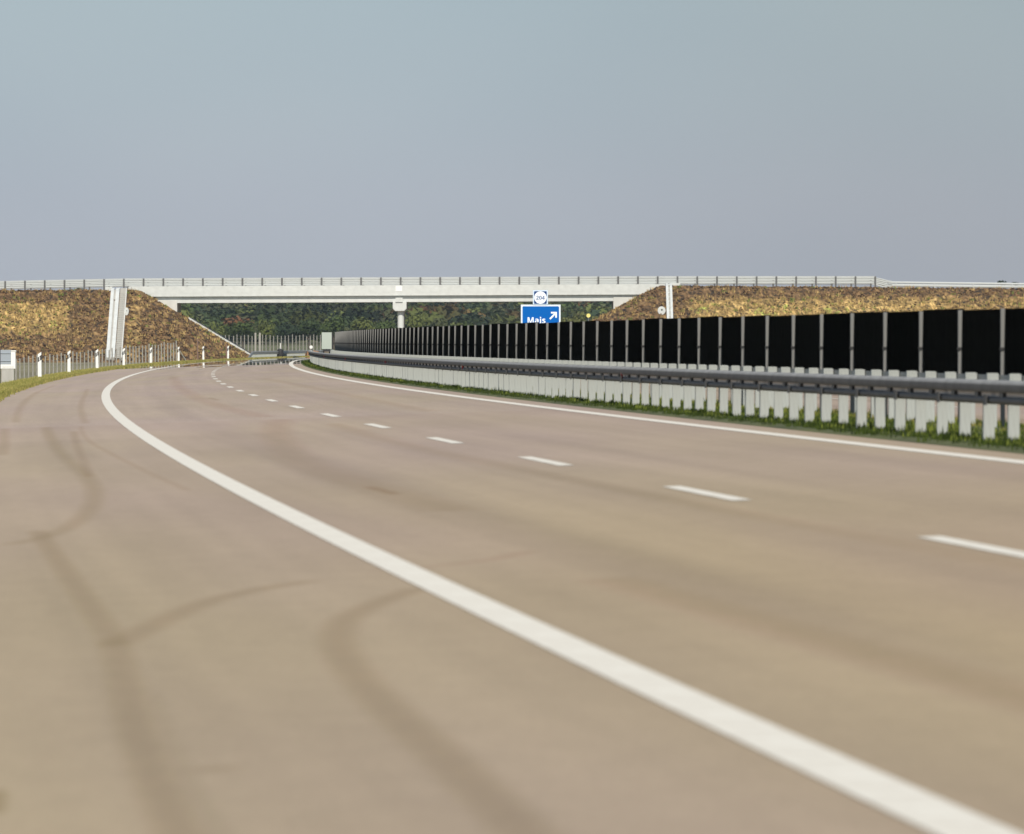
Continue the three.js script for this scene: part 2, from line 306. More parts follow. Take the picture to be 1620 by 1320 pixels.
// ------------------------------------------------------------------ median guardrails and glare screen
const cPost = (h, w = .108, d = .07) => mergeGeometries([box(w, h, .012, 0, h / 2, 0), box(.012, h, d, -w / 2 + .006, h / 2, -d / 2 - .006), box(.012, h, d, w / 2 - .006, h / 2, -d / 2 - .006)]);
function roundRail(w, y0, y1, n = 5) { const r = (y1 - y0) / 2, pts = []; for (let i = 0; i <= n; i++) { const a = Math.PI * (.5 + i / n); pts.push([Math.cos(a) * w, (y0 + y1) / 2 + Math.sin(a) * r]); } pts.push([w * .35, y0], [w * .35, y1]); return pts; }
{
  const t = thing('guardrail', 'dark two-beam steel guardrail on close pale posts, nearest to the road', 'guardrail');
  const ss = range(40, 520, 3);
  mesh('upper_beam', loft([[.05, .576], [-.05, .576], [-.054, .57], [-.056, .54], [-.05, .512], [-.036, .5], [.05, .5]], ss.map((s) => frame(s, 4.32))), M.shadedRailSteel, t);  // side of the upper beam, its shade carried by the darker colour
  mesh('lit_beam_top', loft([[.05, .578], [.05, .612], [0, .617], [-.022, .609], [-.042, .594], [-.05, .578]], ss.map((s) => frame(s, 4.32))), M.litRailSteel, t);  // sunlit top of the same beam, painted lighter as a separate strip
  mesh('lower_beam', loft(roundRail(.06, .385, .462, 5), ss.map((s) => frame(s, 4.33))), M.shadedRailSteel, t);
  mesh('web', loft([[.0, .45], [.02, .45], [.02, .51], [.0, .51]], ss.map((s) => frame(s, 4.33))), M.web, t);
  const pg = cPost(.6), sg = mergeGeometries([box(.05, .06, .3, -.1, .48, 0)]), splice = box(.012, .1, .22, 0, 0, 0);
  for (let k = -13; k < 205; k++) {
    const s = 68.5 + 2.06 * k, tilt = rr(-.02, .02), p = mesh('post', pg, M.postSteel, t); p.position.copy(P(s, 4.42)); p.rotation.set(0, heading(s) + rr(-.08, .08), tilt);
    const b = mesh('spacer', sg, M.darkSteel, t); b.position.copy(P(s, 4.42)); b.rotation.y = heading(s);
    if (k % 2 === 0 && k < 60) { const q = mesh('splice_plate', splice, M.darkSteel, t); q.position.copy(P(s + .9, 4.335 - .085, .43)); q.rotation.y = heading(s); }
  }
  for (const s of [119, 171, 223, 275, 327]) { const r = mesh('reflector', box(.03, .1, .09), M.red, t); r.position.copy(P(s, 4.28, .485)); r.rotation.y = heading(s); }

  const f = thing('guardrail', 'second guardrail behind the first, its pale post tops showing under the black screen', 'guardrail');
  mesh('beam', loft([[0, .35], [.07, .39], [.07, .44], [.02, .47], [.07, .5], [.07, .55], [0, .59], [-.01, .59], [-.01, .35]], ss.map((s) => frame(s, 5.56))), M.steel, f);
  const fp = cPost(.61, .105), br = box(.1, .07, .2, .02, .57, -.08);
  for (let k = -12; k < 195; k++) { const s = 79.4 + 2.065 * k; const p = mesh('post', fp, M.postSteel, f); p.position.copy(P(s, 5.47)); p.rotation.y = heading(s); const b = mesh('bracket', br, M.postSteel, f); b.position.copy(p.position); b.rotation.y = p.rotation.y; }

  const g = thing('glare_screen', 'long black anti-glare screen of panels between grey posts on the median', 'screen');
  const top = (s) => 1.29 + .21 * clamp((s - 85) / 330, 0, 1), n0 = -5, n1 = 85;
  const screens = [.008, .0105, .0135].map((v) => matte(rgb(v, v * .93, v * .76), { specularIntensity: 0, map: steelMap })), jointG = box(.075, .03, .02, 0, 0, .012);
  for (let k = n0; k < n1; k++) {
    const s = 79.4 + 4.13 * k, h = top(s), a = P(s, 5.62), b = P(s + 4.13, 5.62), mid = a.clone().add(b).multiplyScalar(.5), L = a.distanceTo(b);
    const hp = h + .02 + rr(-.012, .012);
    // the panel: a thin black board with a rolled top edge, its two halves meeting at a shadow line
    const pn = mesh('panel', [box(.03, (hp - .45) * .5 - .006, L - .05, 0, .45 + (hp - .45) * .25, 0), box(.03, (hp - .45) * .5 - .006, L - .05, 0, .45 + (hp - .45) * .75, 0), box(.024, .03, L - .05, 0, .45 + (hp - .45) * .5, 0)], M.screen, g);
    pn.material = screens[Math.floor(rnd() * 3)]; pn.position.copy(mid); pn.rotation.y = Math.atan2(-(b.x - a.x), -(b.z - a.z)) ;
    const po = mesh('post', [box(.046, h - .02, .05, 0, h / 2 + .02, 0), box(.016, h - .02, .012, 0, h / 2 + .02, .03)], M.screenPost, g); po.position.copy(P(s, 5.585)); po.rotation.y = heading(s);
    const cl = mesh('clip', jointG, M.black, po); cl.position.set(0, .45 + (h - .45) * .5, .025);
  }
  const e = thing('end_board', 'grey green board closing the far end of the black screen', 'board', P(432, 5.18).toArray(), heading(432));
  mesh('board', box(.5, .84, .05, 0, 1.1, 0), M.endBoard, e); mesh('edge_strip', box(.06, .84, .09, .285, 1.1, -.02), M.black, e); mesh('foot', [box(.4, .12, .3, 0, .62, -.1), box(.06, .6, .06, -.15, .3, -.1), box(.06, .6, .06, .15, .3, -.1)], M.black, e);
}

// ------------------------------------------------------------------ left verge: marker posts, sign back, cabinet
{
  const root = thing('marker_post', '', 'marker post');
  const sh = new THREE.Shape([[-.06, -.1], [.06, -.1], [.055, .98], [-.055, .9]].map((p) => new THREE.Vector2(...p)));
  mesh('post', new THREE.ExtrudeGeometry(sh, { depth: .09, bevelEnabled: true, bevelSize: .012, bevelThickness: .012, bevelSegments: 2 }).translate(0, 0, -.045), M.white, root);
  const bs = new THREE.Shape([[-.071, .60], [.071, .70], [.071, .88], [-.071, .78]].map((p) => new THREE.Vector2(...p)));
  mesh('black_band', new THREE.ExtrudeGeometry(bs, { depth: .122, bevelEnabled: false }).translate(0, 0, -.061), M.black, root);
  mesh('reflector', box(.045, .15, .012, 0, .74, .064), std(rgb(.6, .6, .6), .25), root);
  const where = ['next to the grey sign back, farthest left of the row', 'second from the left, before the brown embankment', 'third from the left, just left of the concrete stairs', 'fourth from the left, at the foot of the concrete stairs', 'fifth from the left, just right of the stairs', 'sixth from the left, by the fence corner brace', 'seventh from the left, below the embankment cone', 'last and smallest of the row, near the cone toe'];
  [323, 380, 441, 502, 563, 624, 677, 729].forEach((s, i) => {
    const o = i ? root.clone() : root; if (i) { o.name = numbered('marker_post'); scene.add(o); }
    const off = -6.6; o.position.copy(P(s, off)); o.position.y = roadY(-5.9) + .02; o.rotation.y = heading(s) + rr(-.15, .15); o.rotation.z = rr(-.02, .02); o.scale.y = 1 + i * .025;
    o.userData = { label: 'white road marker post ' + where[i], category: 'marker post', group: 'marker posts along the outer verge' };
  });
  const sg = thing('road_sign', 'grey back of a square road sign on a dark post at the left edge', 'sign', [-22.85, -1.2, -398], .05);
  mesh('panel', [box(.62, .66, .03, 0, 1.72, 0)], M.signBack, sg); mesh('bracket', [box(.62, .03, .03, 0, 1.55, .03), box(.62, .03, .03, 0, 1.9, .03)], M.signBack, sg); mesh('pole', rod([-.2, 0, .05], [-.2, 2.05, .05], .035, 8), M.darkSteel, sg);
  const cb = thing('cabinet', 'small white cabinet behind the grey sign back at the left edge', 'cabinet', [-26.5, -1.35, -465]);
  mesh('body', box(.78, .9, .5, .02, 1.62, 0), M.white, cb); mesh('roof', box(.84, .06, .56, .02, 2.1, 0), M.white, cb); mesh('plinth', box(.65, 1.2, .45, 0, .6, 0), M.greyConcrete, cb); mesh('door', box(.62, .72, .02, .02, 1.62, .26), M.white, cb);
}

// ------------------------------------------------------------------ the embankments of the crossing road
const BZ = 850, px = 1 / 16.47, bX = (x) => (x - 810) * px, bY = (y) => 1.11 + (544.53 - y) * px;
const camber = (X) => X < -37 ? -.167 + .02 * (X + 37) : X < 12 ? .0045 * X : .054;
const topY = (X) => X < 0 ? 6.26 - .0 * X : lerp(6.68, 6.42, clamp((X - 16) / 33, 0, 1));
function slopeH(X, Z, side) {
  const edge = side < 0 ? -36.4 : 14.6, dx = Math.max(0, side < 0 ? X - edge : edge - X), dz = Math.max(0, Math.abs(Z - 855.6) - 5.6), d = Math.hypot(dx, dz);
  const soft = d < 1.2 ? d * d / 2.4 : d - .6;
  return topY(side < 0 ? Math.min(X, edge) : Math.max(X, edge)) - soft / (side < 0 ? 1.68 : 1.85);
}
function embankment(side, label) {
  const inner = side < 0 ? range(-56, -20, .17) : range(2, 54, .17), far = [60, 75, 110, 180, 320, 520];
  const xs = side < 0 ? [...far.map((x) => -x).reverse(), ...inner] : [...inner, ...far], zs = [...range(832, 850.6, .17), ...range(852, 882, 1.2)];
  const pos = [], col = [], idx = [], m = zs.length;
  for (const X of xs) for (const Z of zs) {
    const base = slopeH(X, Z, side), on = sstep(850.2 - Z, 0, .6), rough = (fbm(X * 1.1, Z * 1.1, side, 3) * .3 + fbm(X * 3.1, Z * 3.1, side + 5, 2) * .2) * on;
    const Y = base + rough; pos.push(X, Y, -Z);
    const n = fbm(X * .35, base * .55, 3 + side, 3), k = fbm(X * 1.7, base * 2.1, 9, 3), u = fbm(X * 4.5, base * 6, 4, 2);
    let straw = side < 0 ? sstep(-X, 41.6, 43.4) * sstep(base + n * 1.6, 1.5, 2.6) * (1 - sstep(base + n * 1.2, 4.6, 5.4)) : sstep(X, 15.6, 19) * sstep(base + n, 1, 2) * (1 - sstep(base + n * 1.3 - (X - 16) * .004, 5.0, 5.75)) * (1 - .55 * sstep(X, 40, 43));
    straw = clamp(straw * .9 + k * .55 + (side < 0 && X > -36.8 && X < -35.4 ? .35 : 0) + (base < 5 ? 0 : -.15), 0, 1);
    const v = .84 + 1.5 * k + 2.3 * u, dark = [.145, .086, .039], gold = [.43, .29, .11];
    const c = dark.map((a, i) => Math.max(.012, lerp(a, gold[i], straw) * v));
    if (straw > .5 && k + n > .38) { c[0] *= .62; c[1] *= .95; c[2] *= .55; }    // green shoots
    col.push(...c);
  }
  for (let i = 0; i < xs.length - 1; i++) for (let j = 0; j < m - 1; j++) { const a = i * m + j; idx.push(a, a + m, a + 1, a + 1, a + m, a + m + 1); }
  const g = new THREE.BufferGeometry(); g.setAttribute('position', new THREE.Float32BufferAttribute(pos, 3)); g.setAttribute('color', new THREE.Float32BufferAttribute(col, 3)); g.setIndex(idx); g.computeVertexNormals();
  tag(mesh('embankment', g, std(0xffffff, .97, 0, { vertexColors: true })), label, 'embankment', null, 'structure');
}
embankment(-1, 'brown earth embankment with straw patches left of the bridge');
embankment(1, 'brown and straw covered earth embankment right of the bridge');
{
  const clods = [], straw = [];
  const clod = new THREE.IcosahedronGeometry(1, 0); { const p = clod.attributes.position; for (let i = 0; i < p.count; i++) { const k = .75 + .35 * Math.abs(perlin.noise(p.getX(i) * 3, p.getY(i) * 3, p.getZ(i) * 3)); p.setXYZ(i, p.getX(i) * k, p.getY(i) * k * .7, p.getZ(i) * k); } clod.computeVertexNormals(); }
  for (let i = 0; i < 15000; i++) {
    const side = rnd() < .48 ? -1 : 1, X = side < 0 ? rr(-54, -23) : rr(5, 53), Z = rr(838, 850), Y = slopeH(X, Z, side); if (Y < -.8) continue;
    if (X > -38.6 && X < -36.9) continue; if (X > 14.6 && X < 15.5) continue;
    const inS = side < 0 ? X < -42.5 && Y > 2 && Y < 5 : X > 17 && Y < 5.6;
    if (rnd() < (inS ? .3 : .8)) { const v = Math.pow(2, rr(-1.8, .7)); clods.push([new THREE.Vector3(X, Y + .03, -Z), rr(.05, .16), rgb(.15 * v, .083 * v, .038 * v)]); }
    else { const v = rr(.7, 1.15); straw.push([new THREE.Vector3(X, Y, -Z), rr(.7, 1.5), rnd() < .13 ? rgb(.17, .22, .04) : rgb(.45 * v, .315 * v, .125 * v)]); }
  }
  scatter('soil', clod, std(0xffffff, .97), clods, 'brown clods of earth lying on the embankment slopes', 'soil');
  scatter('grass', tuft(8, .22, .06, .16), std(0xffffff, .95, 0, { side: THREE.DoubleSide }), straw, 'dry straw and grass tufts on the embankment slopes', 'straw');
}
// concrete on the slopes
const slopeFrames = (X, side, z0, z1, n = 16) => range(0, 1, 1 / n).map((t) => { const Z = lerp(z0, z1, t); return { o: new THREE.Vector3(X, slopeH(X, Z, side), -Z), u: new THREE.Vector3(1, 0, 0), v: new THREE.Vector3(0, .86, .51) }; });
const bar = (w, lo, hi) => [[-w / 2, lo], [w / 2, lo], [w / 2, hi], [-w / 2, hi]];
{
  const c = thing('drainage_chute', 'white concrete drainage chute beside the stairs on the left embankment', 'chute');
  mesh('kerb', loft(bar(.3, -.2, .3), slopeFrames(-38.33, -1, 850, 838.2)), M.concrete, c); mesh('kerb', loft(bar(.34, -.2, .3), slopeFrames(-37.83, -1, 850, 838.2)), M.concrete, c); mesh('channel', loft(bar(.2, -.2, .12), slopeFrames(-38.09, -1, 850, 838.2)), M.greyConcrete, c);
  mesh('inlet_block', box(.66, .4, .5, -38.75, 6.4, -850.1), M.concrete, c);
  const s = thing('stairs', 'grey concrete maintenance stairs running down the left embankment', 'stairs');
  const n = 40, st = box(.56, .16, .42);
  for (let i = 0; i < n; i++) { const Z = lerp(849.9, 838.4, i / (n - 1)), o = mesh('step', st, M.greyConcrete, s); o.position.set(-37.32, slopeH(-37.32, Z, -1) + .14, -Z); }
  mesh('stringer', loft(bar(.09, -.2, .3), slopeFrames(-37.0, -1, 850, 838.2)), M.paleConcrete, s);
  const c2 = thing('drainage_chute', 'narrow white concrete drainage chute on the right embankment by the bridge end', 'chute');
  mesh('kerb', loft(bar(.22, -.2, .3), slopeFrames(14.87, 1, 850.3, 838)), M.concrete, c2); mesh('kerb', loft(bar(.22, -.2, .3), slopeFrames(15.25, 1, 850.3, 838)), M.concrete, c2); mesh('channel', loft(bar(.17, -.2, .1), slopeFrames(15.06, 1, 850.3, 838)), M.greyConcrete, c2);
  for (let i = 0; i < 14; i++) { const Z = lerp(849.5, 839, i / 13); const b = mesh('baffle', box(.16, .12, .1), M.concrete, c2); b.position.set(15.06, slopeH(15.06, Z, 1) + .18, -Z); }
  mesh('inlet_block', box(.8, .34, .5, 15.75, 6.8, -850.1), M.concrete, c2);
  for (const [x, y, w, h, side, label] of [[-36.85, 4.22, .4, .7, -1, 'small white concrete pipe outlet right of the stairs'], [14.28, 4.3, .7, .75, 1, 'white rounded concrete pipe outlet left of the right-hand chute']]) {
    let Z = 845; while (slopeH(x, Z, side) < y && Z < 850) Z += .05;
    const o = thing('pipe_outlet', label, 'outlet', [x, y, -Z + .55]);
    const ring = new THREE.Shape(); ring.absellipse(0, 0, w / 2, h / 2, 0, Math.PI * 2); const hole = new THREE.Path(); hole.absellipse(.02, .06, w * .16, w * .16, 0, Math.PI * 2); ring.holes.push(hole);
    mesh('headwall', plain(new THREE.ExtrudeGeometry(ring, { depth: .9, bevelEnabled: true, bevelSize: .03, bevelThickness: .03, curveSegments: 12 }).translate(0, 0, -.75)), M.concrete, o); mesh('pipe', rod([.02, .06, -.6], [.02, .06, .02], w * .17, 10), M.darkSteel, o);
  }
  const pv = thing('slope_paving', 'pale concrete paving edge running down the embankment cone under the bridge', 'paving');
  const pf = range(-31.2, -22.4, .55).map((X) => ({ o: new THREE.Vector3(X, slopeH(X, 851, -1) + .02, -850.2), u: new THREE.Vector3(0, 0, -1), v: new THREE.Vector3(.5, .86, 0) }));
  mesh('slab', loft([[.25, -.3], [10.5, -.3], [10.5, .14], [.25, .14]], pf), M.greyConcrete, pv); mesh('kerb', loft([[-.12, -.3], [.22, -.3], [.22, .2], [-.12, .2]], pf), M.concrete, pv);
}

// ------------------------------------------------------------------ the bridge
{
  const b = thing('bridge', 'white concrete overpass on a slim central pier crossing the motorway', 'bridge');
  const along = (x0, x1, z = -850) => range(x0, x1, 1.5).map((X) => ({ o: new THREE.Vector3(X, camber(X), z), u: new THREE.Vector3(0, 0, -1), v: new THREE.Vector3(0, 1, 0) }));
  const xl = bX(203), xr = bX(1052), gl0 = bX(246), gr0 = bX(1012);
  mesh('edge_beam', loft([[0, 5.82], [.3, 5.80], [.3, 6.81], [0, 6.81]], along(xl, xr)), M.concrete, b);
  mesh('edge_beam', loft([[10.9, 5.80], [11.2, 5.82], [11.2, 6.81], [10.9, 6.81]], along(xl, xr)), M.concrete, b);
  mesh('deck', loft([[.302, 5.95], [10.898, 5.95], [10.898, 6.55], [.302, 6.55]], along(xl, xr)), M.greyConcrete, b);
  for (const z of [.16, 3.1, 5.2, 7.3, 10.2]) mesh('girder', loft([[z, 5.2], [z + .7, 5.2], [z + .7, 5.45], [z + .5, 5.52], [z + .5, 5.948], [z + .26, 5.948], [z + .26, 5.52], [z, 5.47]], along(gl0, gr0)), M.concrete, b);
  const joint = mesh('expansion_joint', box(.12, .9, .02, xl + .3, 6.3 + camber(xl), -849.99), M.greyConcrete, b); joint.name = 'expansion_joint';
  mesh('inspection_plate', box(.62, .52, .03, bX(631), 6.48 + camber(bX(631)), -849.985), M.white, b);
  const ab = (x0, x1, yt) => [box(x1 - x0, 3.9, 10.3, (x0 + x1) / 2, yt - 1.95, -855.13)];
  const la = mesh('abutment', ab(bX(243), bX(280), 5.46 + camber(-33)), M.paleConcrete, b), ra = mesh('abutment', ab(bX(970.5), bX(1022), 5.62), M.paleConcrete, b);
  mesh('backwall', box(.5, 1.4, 10.2, bX(243), 5.3, -856), M.paleConcrete, b); mesh('backwall', box(.5, 1.4, 10.2, bX(1020), 5.3, -856), M.paleConcrete, b);
  // pier: a crosshead with chamfered lower corners on three columns
  const pier = new THREE.Group(); pier.name = 'pier'; b.add(pier); const X = bX(632.2), cy = camber(X);
  const cap = new THREE.Shape([[-.63, 0], [.63, 0], [.63, -.62], [.42, -.84], [-.42, -.84], [-.63, -.62]].map((p) => new THREE.Vector2(...p)));
  const cg = plain(new THREE.ExtrudeGeometry(cap, { depth: 11.4, bevelEnabled: true, bevelSize: .03, bevelThickness: .03, bevelSegments: 1 })); cg.translate(X, 5.19 + cy, -861); mesh('cap', cg, M.concrete, pier);
  mesh('bearing_block', box(.68, .42, .3, X - .05, 5.40 + cy, -849.6), M.concrete, pier);
  for (const z of [-850.35, -855.6, -860]) mesh('column', plain(new THREE.CylinderGeometry(.32, .32, 5.3, 8).rotateY(Math.PI / 8)).translate(X + .1, 1.75 + cy, z), M.concrete, pier);

  // the bridge's own guardrail: two beams on posts with a thin handrail above
  const pitch = 31.3 * px, x1 = bX(1385);
  const rail = (z, name, label, half) => {
    const t = thing('guardrail', label, 'guardrail'), up = (X) => camber(X) + 6.8;
    const fr = range(-75, x1, 2).map((Q) => ({ o: new THREE.Vector3(Q, up(Q), z), u: new THREE.Vector3(0, 0, -1), v: new THREE.Vector3(0, 1, 0) }));
    const ramp = [[x1, 0], [x1 + .6, -.12], [x1 + 1.3, -.32], [x1 + 1.6, -.34]].map(([Q, d]) => ({ o: new THREE.Vector3(Q, up(Q) + d, z), u: new THREE.Vector3(0, 0, -1), v: new THREE.Vector3(0, 1, 0) }));
    const wb = (y) => [[.06, y], [0, y + .03], [-.0, y + .1], [.05, y + .135], [.05, y + .165], [0, y + .2], [0, y + .27], [.06, y + .3], [.075, y + .3], [.075, y]];
    mesh('upper_beam', loft(wb(.38), [...fr, ...ramp.slice(1)]), M.bridgeSteel, t); mesh('lower_beam', loft(wb(.05), [...fr, ...ramp.slice(1)]), M.bridgeSteel, t);
    mesh('handrail', loft([[.02, .69], [.1, .69], [.1, .78], [.02, .78]], fr), M.bridgeSteel, t);
    const pg = mergeGeometries([box(.09, .8, .012, 0, .37, -.02), box(.012, .8, .1, 0, .37, .03), box(.09, .8, .012, 0, .37, .08)]), dg = box(.11, .42, .06, -.005, .38, .02);
    for (let Q = x1; Q > -75; Q -= pitch) { const p = mesh('post', plain(new THREE.BoxGeometry(.17, (Q < xl || Q > xr ? 1.25 : .8), .07)).translate(0, Q < xl || Q > xr ? .14 : .37, .12), M.darkPost ??= std(rgb(.13, .13, .13), .7, .2), t); p.position.set(Q, up(Q), z); const s = mesh('spacer', box(.07, .1, .12, 0, .2, .06), M.bridgeSteel, t); s.position.set(Q, up(Q), z); }
  };
  rail(-850.28, 'guardrail', 'pale steel guardrail along the near edge of the overpass', 1);
  rail(-860.9, 'guardrail', 'steel guardrail along the far edge of the overpass deck', 0);
  const t = thing('guardrail', 'low pale guardrail on the right embankment after the sloping rail end', 'guardrail');
  const fr = range(bX(1404), 90, 3).map((Q) => ({ o: new THREE.Vector3(Q, 6.70 - .0065 * (Q - 36) * 1.9, -850.28), u: new THREE.Vector3(0, 0, -1), v: new THREE.Vector3(0, 1, 0) }));
  mesh('upper_beam', loft([[.05, .24], [0, .29], [0, .38], [.05, .44], [.07, .44], [.07, .24]], fr), M.bridgeSteel, t); mesh('lower_beam', loft([[.05, -.06], [0, 0], [0, .14], [.05, .2], [.07, .2], [.07, -.06]], fr), M.bridgeSteel, t);
  for (let Q = bX(1418); Q < 88; Q += 3.72) { const p = mesh('post', box(.1, .85, .06, 0, -.05, .05), M.bridgeSteel, t); p.position.set(Q, 6.70 - .01235 * (Q - 36), -850.3); }
}

// ------------------------------------------------------------------ wildlife fences
function fence(label, pts, top, pitch, gate) {
  const t = thing('wildlife_fence', label, 'fence'), line3 = new THREE.CurvePath();
  const V = pts.map(([x, y, z]) => new THREE.Vector3(x, y, z)); const segs = []; let L = 0; for (let i = 0; i < V.length - 1; i++) { segs.push([L, V[i], V[i + 1]]); L += V[i].distanceTo(V[i + 1]); }
  const at = (d) => { let k = segs.length - 1; while (k > 0 && segs[k][0] > d) k--; const [l, a, b] = segs[k]; return a.clone().lerp(b, (d - l) / a.distanceTo(b)); };
  const pg = plain(new THREE.CylinderGeometry(.047, .058, top, 7)).translate(0, top / 2, 0);
  for (let d = 0; d <= L; d += pitch) { const p = mesh('post', pg, M.fencePost, t); p.position.copy(at(d + rr(-.15, .15) * (d > 0))); p.rotation.set(rr(-.02, .02), rr(0, 3), rr(-.025, .025)); p.scale.y = rr(.95, 1.05); }
  for (const h of [.3, .75, 1.2, 1.6, top - .1]) mesh('wire', V.slice(1).map((b, i) => rod([V[i].x, V[i].y + h, V[i].z], [b.x, b.y + h, b.z], .006, 4)), M.wire, t);
  return t;
}
{
  const t = fence('weathered wildlife fence of close grey posts before the left embankment', [[-34.9, -2.12, -575], [-30.8, -1.45, -642], [-26.9, -.75, -710]], 2.05, 2.5);
  mesh('brace', rod([-26.9, .9, -710], [-25.9, -.7, -711], .05, 6), M.fencePost, t);
  for (const [x, z, h, y] of [[-26.9, -757, 2.2, -.65], [-24.6, -762, 1.75, -.65]]) { const p = mesh('post', rod([x, y, z], [x, y + h, z], .06, 6), M.brownPost, t); }
  const u = fence('grey post fence beyond the bridge, in front of the dark trees', [[-30.8, .02, -925], [-27.4, .08, -990], [-23.0, .14, -1062]], 2.02, 4.9);
  for (const x of [404, 411]) { const Z = 965 + (x - 400) * .4, p = mesh('gate_post', box(.19, 2.4, .16, (x - 810) * Z / 14000, 1.15, -Z), M.fencePost, u); }
}

// ------------------------------------------------------------------ guardrail and small things on the left beneath the bridge
{
  const t = thing('guardrail', 'far guardrail with turned-down end on the left verge beneath the bridge', 'guardrail');
  const ramp = (s) => -.62 * (1 - sstep(s, 770, 784)), fs = [...range(770, 786, 2), ...range(790, 925, 4)], y0 = roadY(-6) - roadY(-6.7);
  mesh('beam', loft([[0, .36], [.05, .4], [.05, .46], [.01, .5], [.05, .54], [.05, .6], [0, .66], [-.02, .66], [-.02, .36]], fs.map((s) => frame(s, -6.7, ramp(s) + y0))), M.steel, t);
  const pg = box(.1, .62, .12, 0, .31, 0); for (let s = 784; s < 925; s += 2.06) { const p = mesh('post', pg, M.postSteel, t); p.position.copy(P(s, -6.82, y0)); p.rotation.y = heading(s); }
  const q = P(835, -6.5, y0), d = thing('barrel', 'squat black barrel standing at the far guardrail under the bridge', 'barrel', q.toArray());
  mesh('body', plain(new THREE.LatheGeometry([[0, 0], [.27, 0], [.3, .06], [.31, .4], [.3, .74], [.26, .8], [0, .8]].map((p) => new THREE.Vector2(...p)), 14)), M.black, d); mesh('lid', plain(new THREE.CylinderGeometry(.2, .24, .06, 12)).translate(0, .84, 0), M.rubber, d); mesh('marker_stake', rod([0, .8, -.1], [0, 1.4, -.1], .05, 6), M.white, d);
  const r = P(905, -5.9, 0), w = thing('road_sign', 'tiny white disc on a stake at the far end of the guardrail', 'marker', [(492 - 810) / 14000 * 905, -.1, -905]);
  mesh('disc', plain(new THREE.CylinderGeometry(.17, .17, .04, 16)).rotateX(Math.PI / 2).translate(0, .9, 0), M.white, w); mesh('stake', rod([0, 0, -.04], [0, .95, -.04], .03, 6), M.brownPost, w);
  const hp = new THREE.SphereGeometry(1, 20, 8, 0, 6.2832, 0, 1.6); { const p = hp.attributes.position; for (let i = 0; i < p.count; i++) { const k = 1 + .35 * perlin.noise(p.getX(i) * 2.3, p.getY(i) * 2.3, p.getZ(i) * 2.3); p.setXYZ(i, p.getX(i) * .8 * k, p.getY(i) * .55 * k, p.getZ(i) * k); } hp.computeVertexNormals(); }
  const h = mesh('soil_heap', hp, std(rgb(.30, .16, .08), .97)); h.position.set(-20.5, -.1, -908); tag(h, 'small reddish soil heap by the far end of the left guardrail', 'soil heap');
}

// ------------------------------------------------------------------ the direction sign behind the screen
{
  const Z = 520, k = Z / 14000, X = (x) => (x - 810) * k, Y = (y) => 1.11 + (544.53 - y) * k, w = 63 * k, h = 72 * k;
  const t = thing('direction_sign', 'blue motorway sign reading Majs with an arrow, behind the black screen', 'road sign', [X(855.5), -.3, -Z], 0);
  const c = cv(512, 585), g = c.getContext('2d');
  g.fillStyle = '#dfe8f2'; g.fillRect(0, 0, 512, 585); g.fillStyle = '#0060b6'; g.beginPath(); g.roundRect(20, 22, 472, 541, 16); g.fill();
  g.fillStyle = '#f4f7fb'; g.strokeStyle = '#f4f7fb'; g.font = 'bold 108px sans-serif'; g.textAlign = 'left'; g.textBaseline = 'alphabetic'; g.fillText('Majs', 76, 240);
  g.lineWidth = 22; g.beginPath(); g.moveTo(374, 186); g.lineTo(446, 112); g.stroke(); g.beginPath(); g.moveTo(388, 104); g.lineTo(454, 104); g.lineTo(454, 170); g.stroke();
  const mk = (cc) => { const q = texture(cc); q.flipY = true; return q; };
  const cy = Y(482) - h / 2 + .3;
  mesh('panel', box(w, h, .05, 0, cy, 0), M.signBack, t);
  const face = mesh('sign_face', plain(new THREE.PlaneGeometry(w - .01, h - .01)).translate(0, cy, .028), matte(0xffffff, { map: mk(c), roughness: .6 }), t);
  for (const x of [-.8, .8]) mesh('pole', rod([x, 0, -.08], [x, cy + h / 2 - .1, -.08], .06, 8), M.steel, t);
  const p = cv(256, 256), q = p.getContext('2d'); q.fillStyle = '#cfdff0'; q.fillRect(0, 0, 256, 256); q.fillStyle = '#0f3f7c'; q.beginPath(); q.roundRect(20, 20, 216, 216, 14); q.fill(); q.fillStyle = '#eef3f9'; q.beginPath(); q.arc(128, 128, 106, 0, 7); q.fill();
  q.fillStyle = '#3c5f92'; q.font = 'bold 92px sans-serif'; q.textAlign = 'center'; q.textBaseline = 'middle'; q.fillText('204', 128, 132);
  const pw = 24 * k, py = Y(471) + .3;
  mesh('number_plate', box(pw, pw, .05, -.02, py, 0), M.signBack, t); mesh('number_face', plain(new THREE.PlaneGeometry(pw - .01, pw - .01)).translate(-.02, py, .028), matte(0xffffff, { map: mk(p), roughness: .6 }), t);
  const y = thing('road_sign', 'small round yellow sign on a thin post beyond the direction sign', 'road sign', [(931 - 810) / 14000 * 960, 0, -960]);
  mesh('disc', plain(new THREE.CylinderGeometry(.22, .22, .05, 18)).rotateX(Math.PI / 2).translate(0, 4.2, 0), M.yellow, y); mesh('pole', rod([0, 0, -.05], [0, 4.2, -.05], .05, 6), M.steel, y);
}

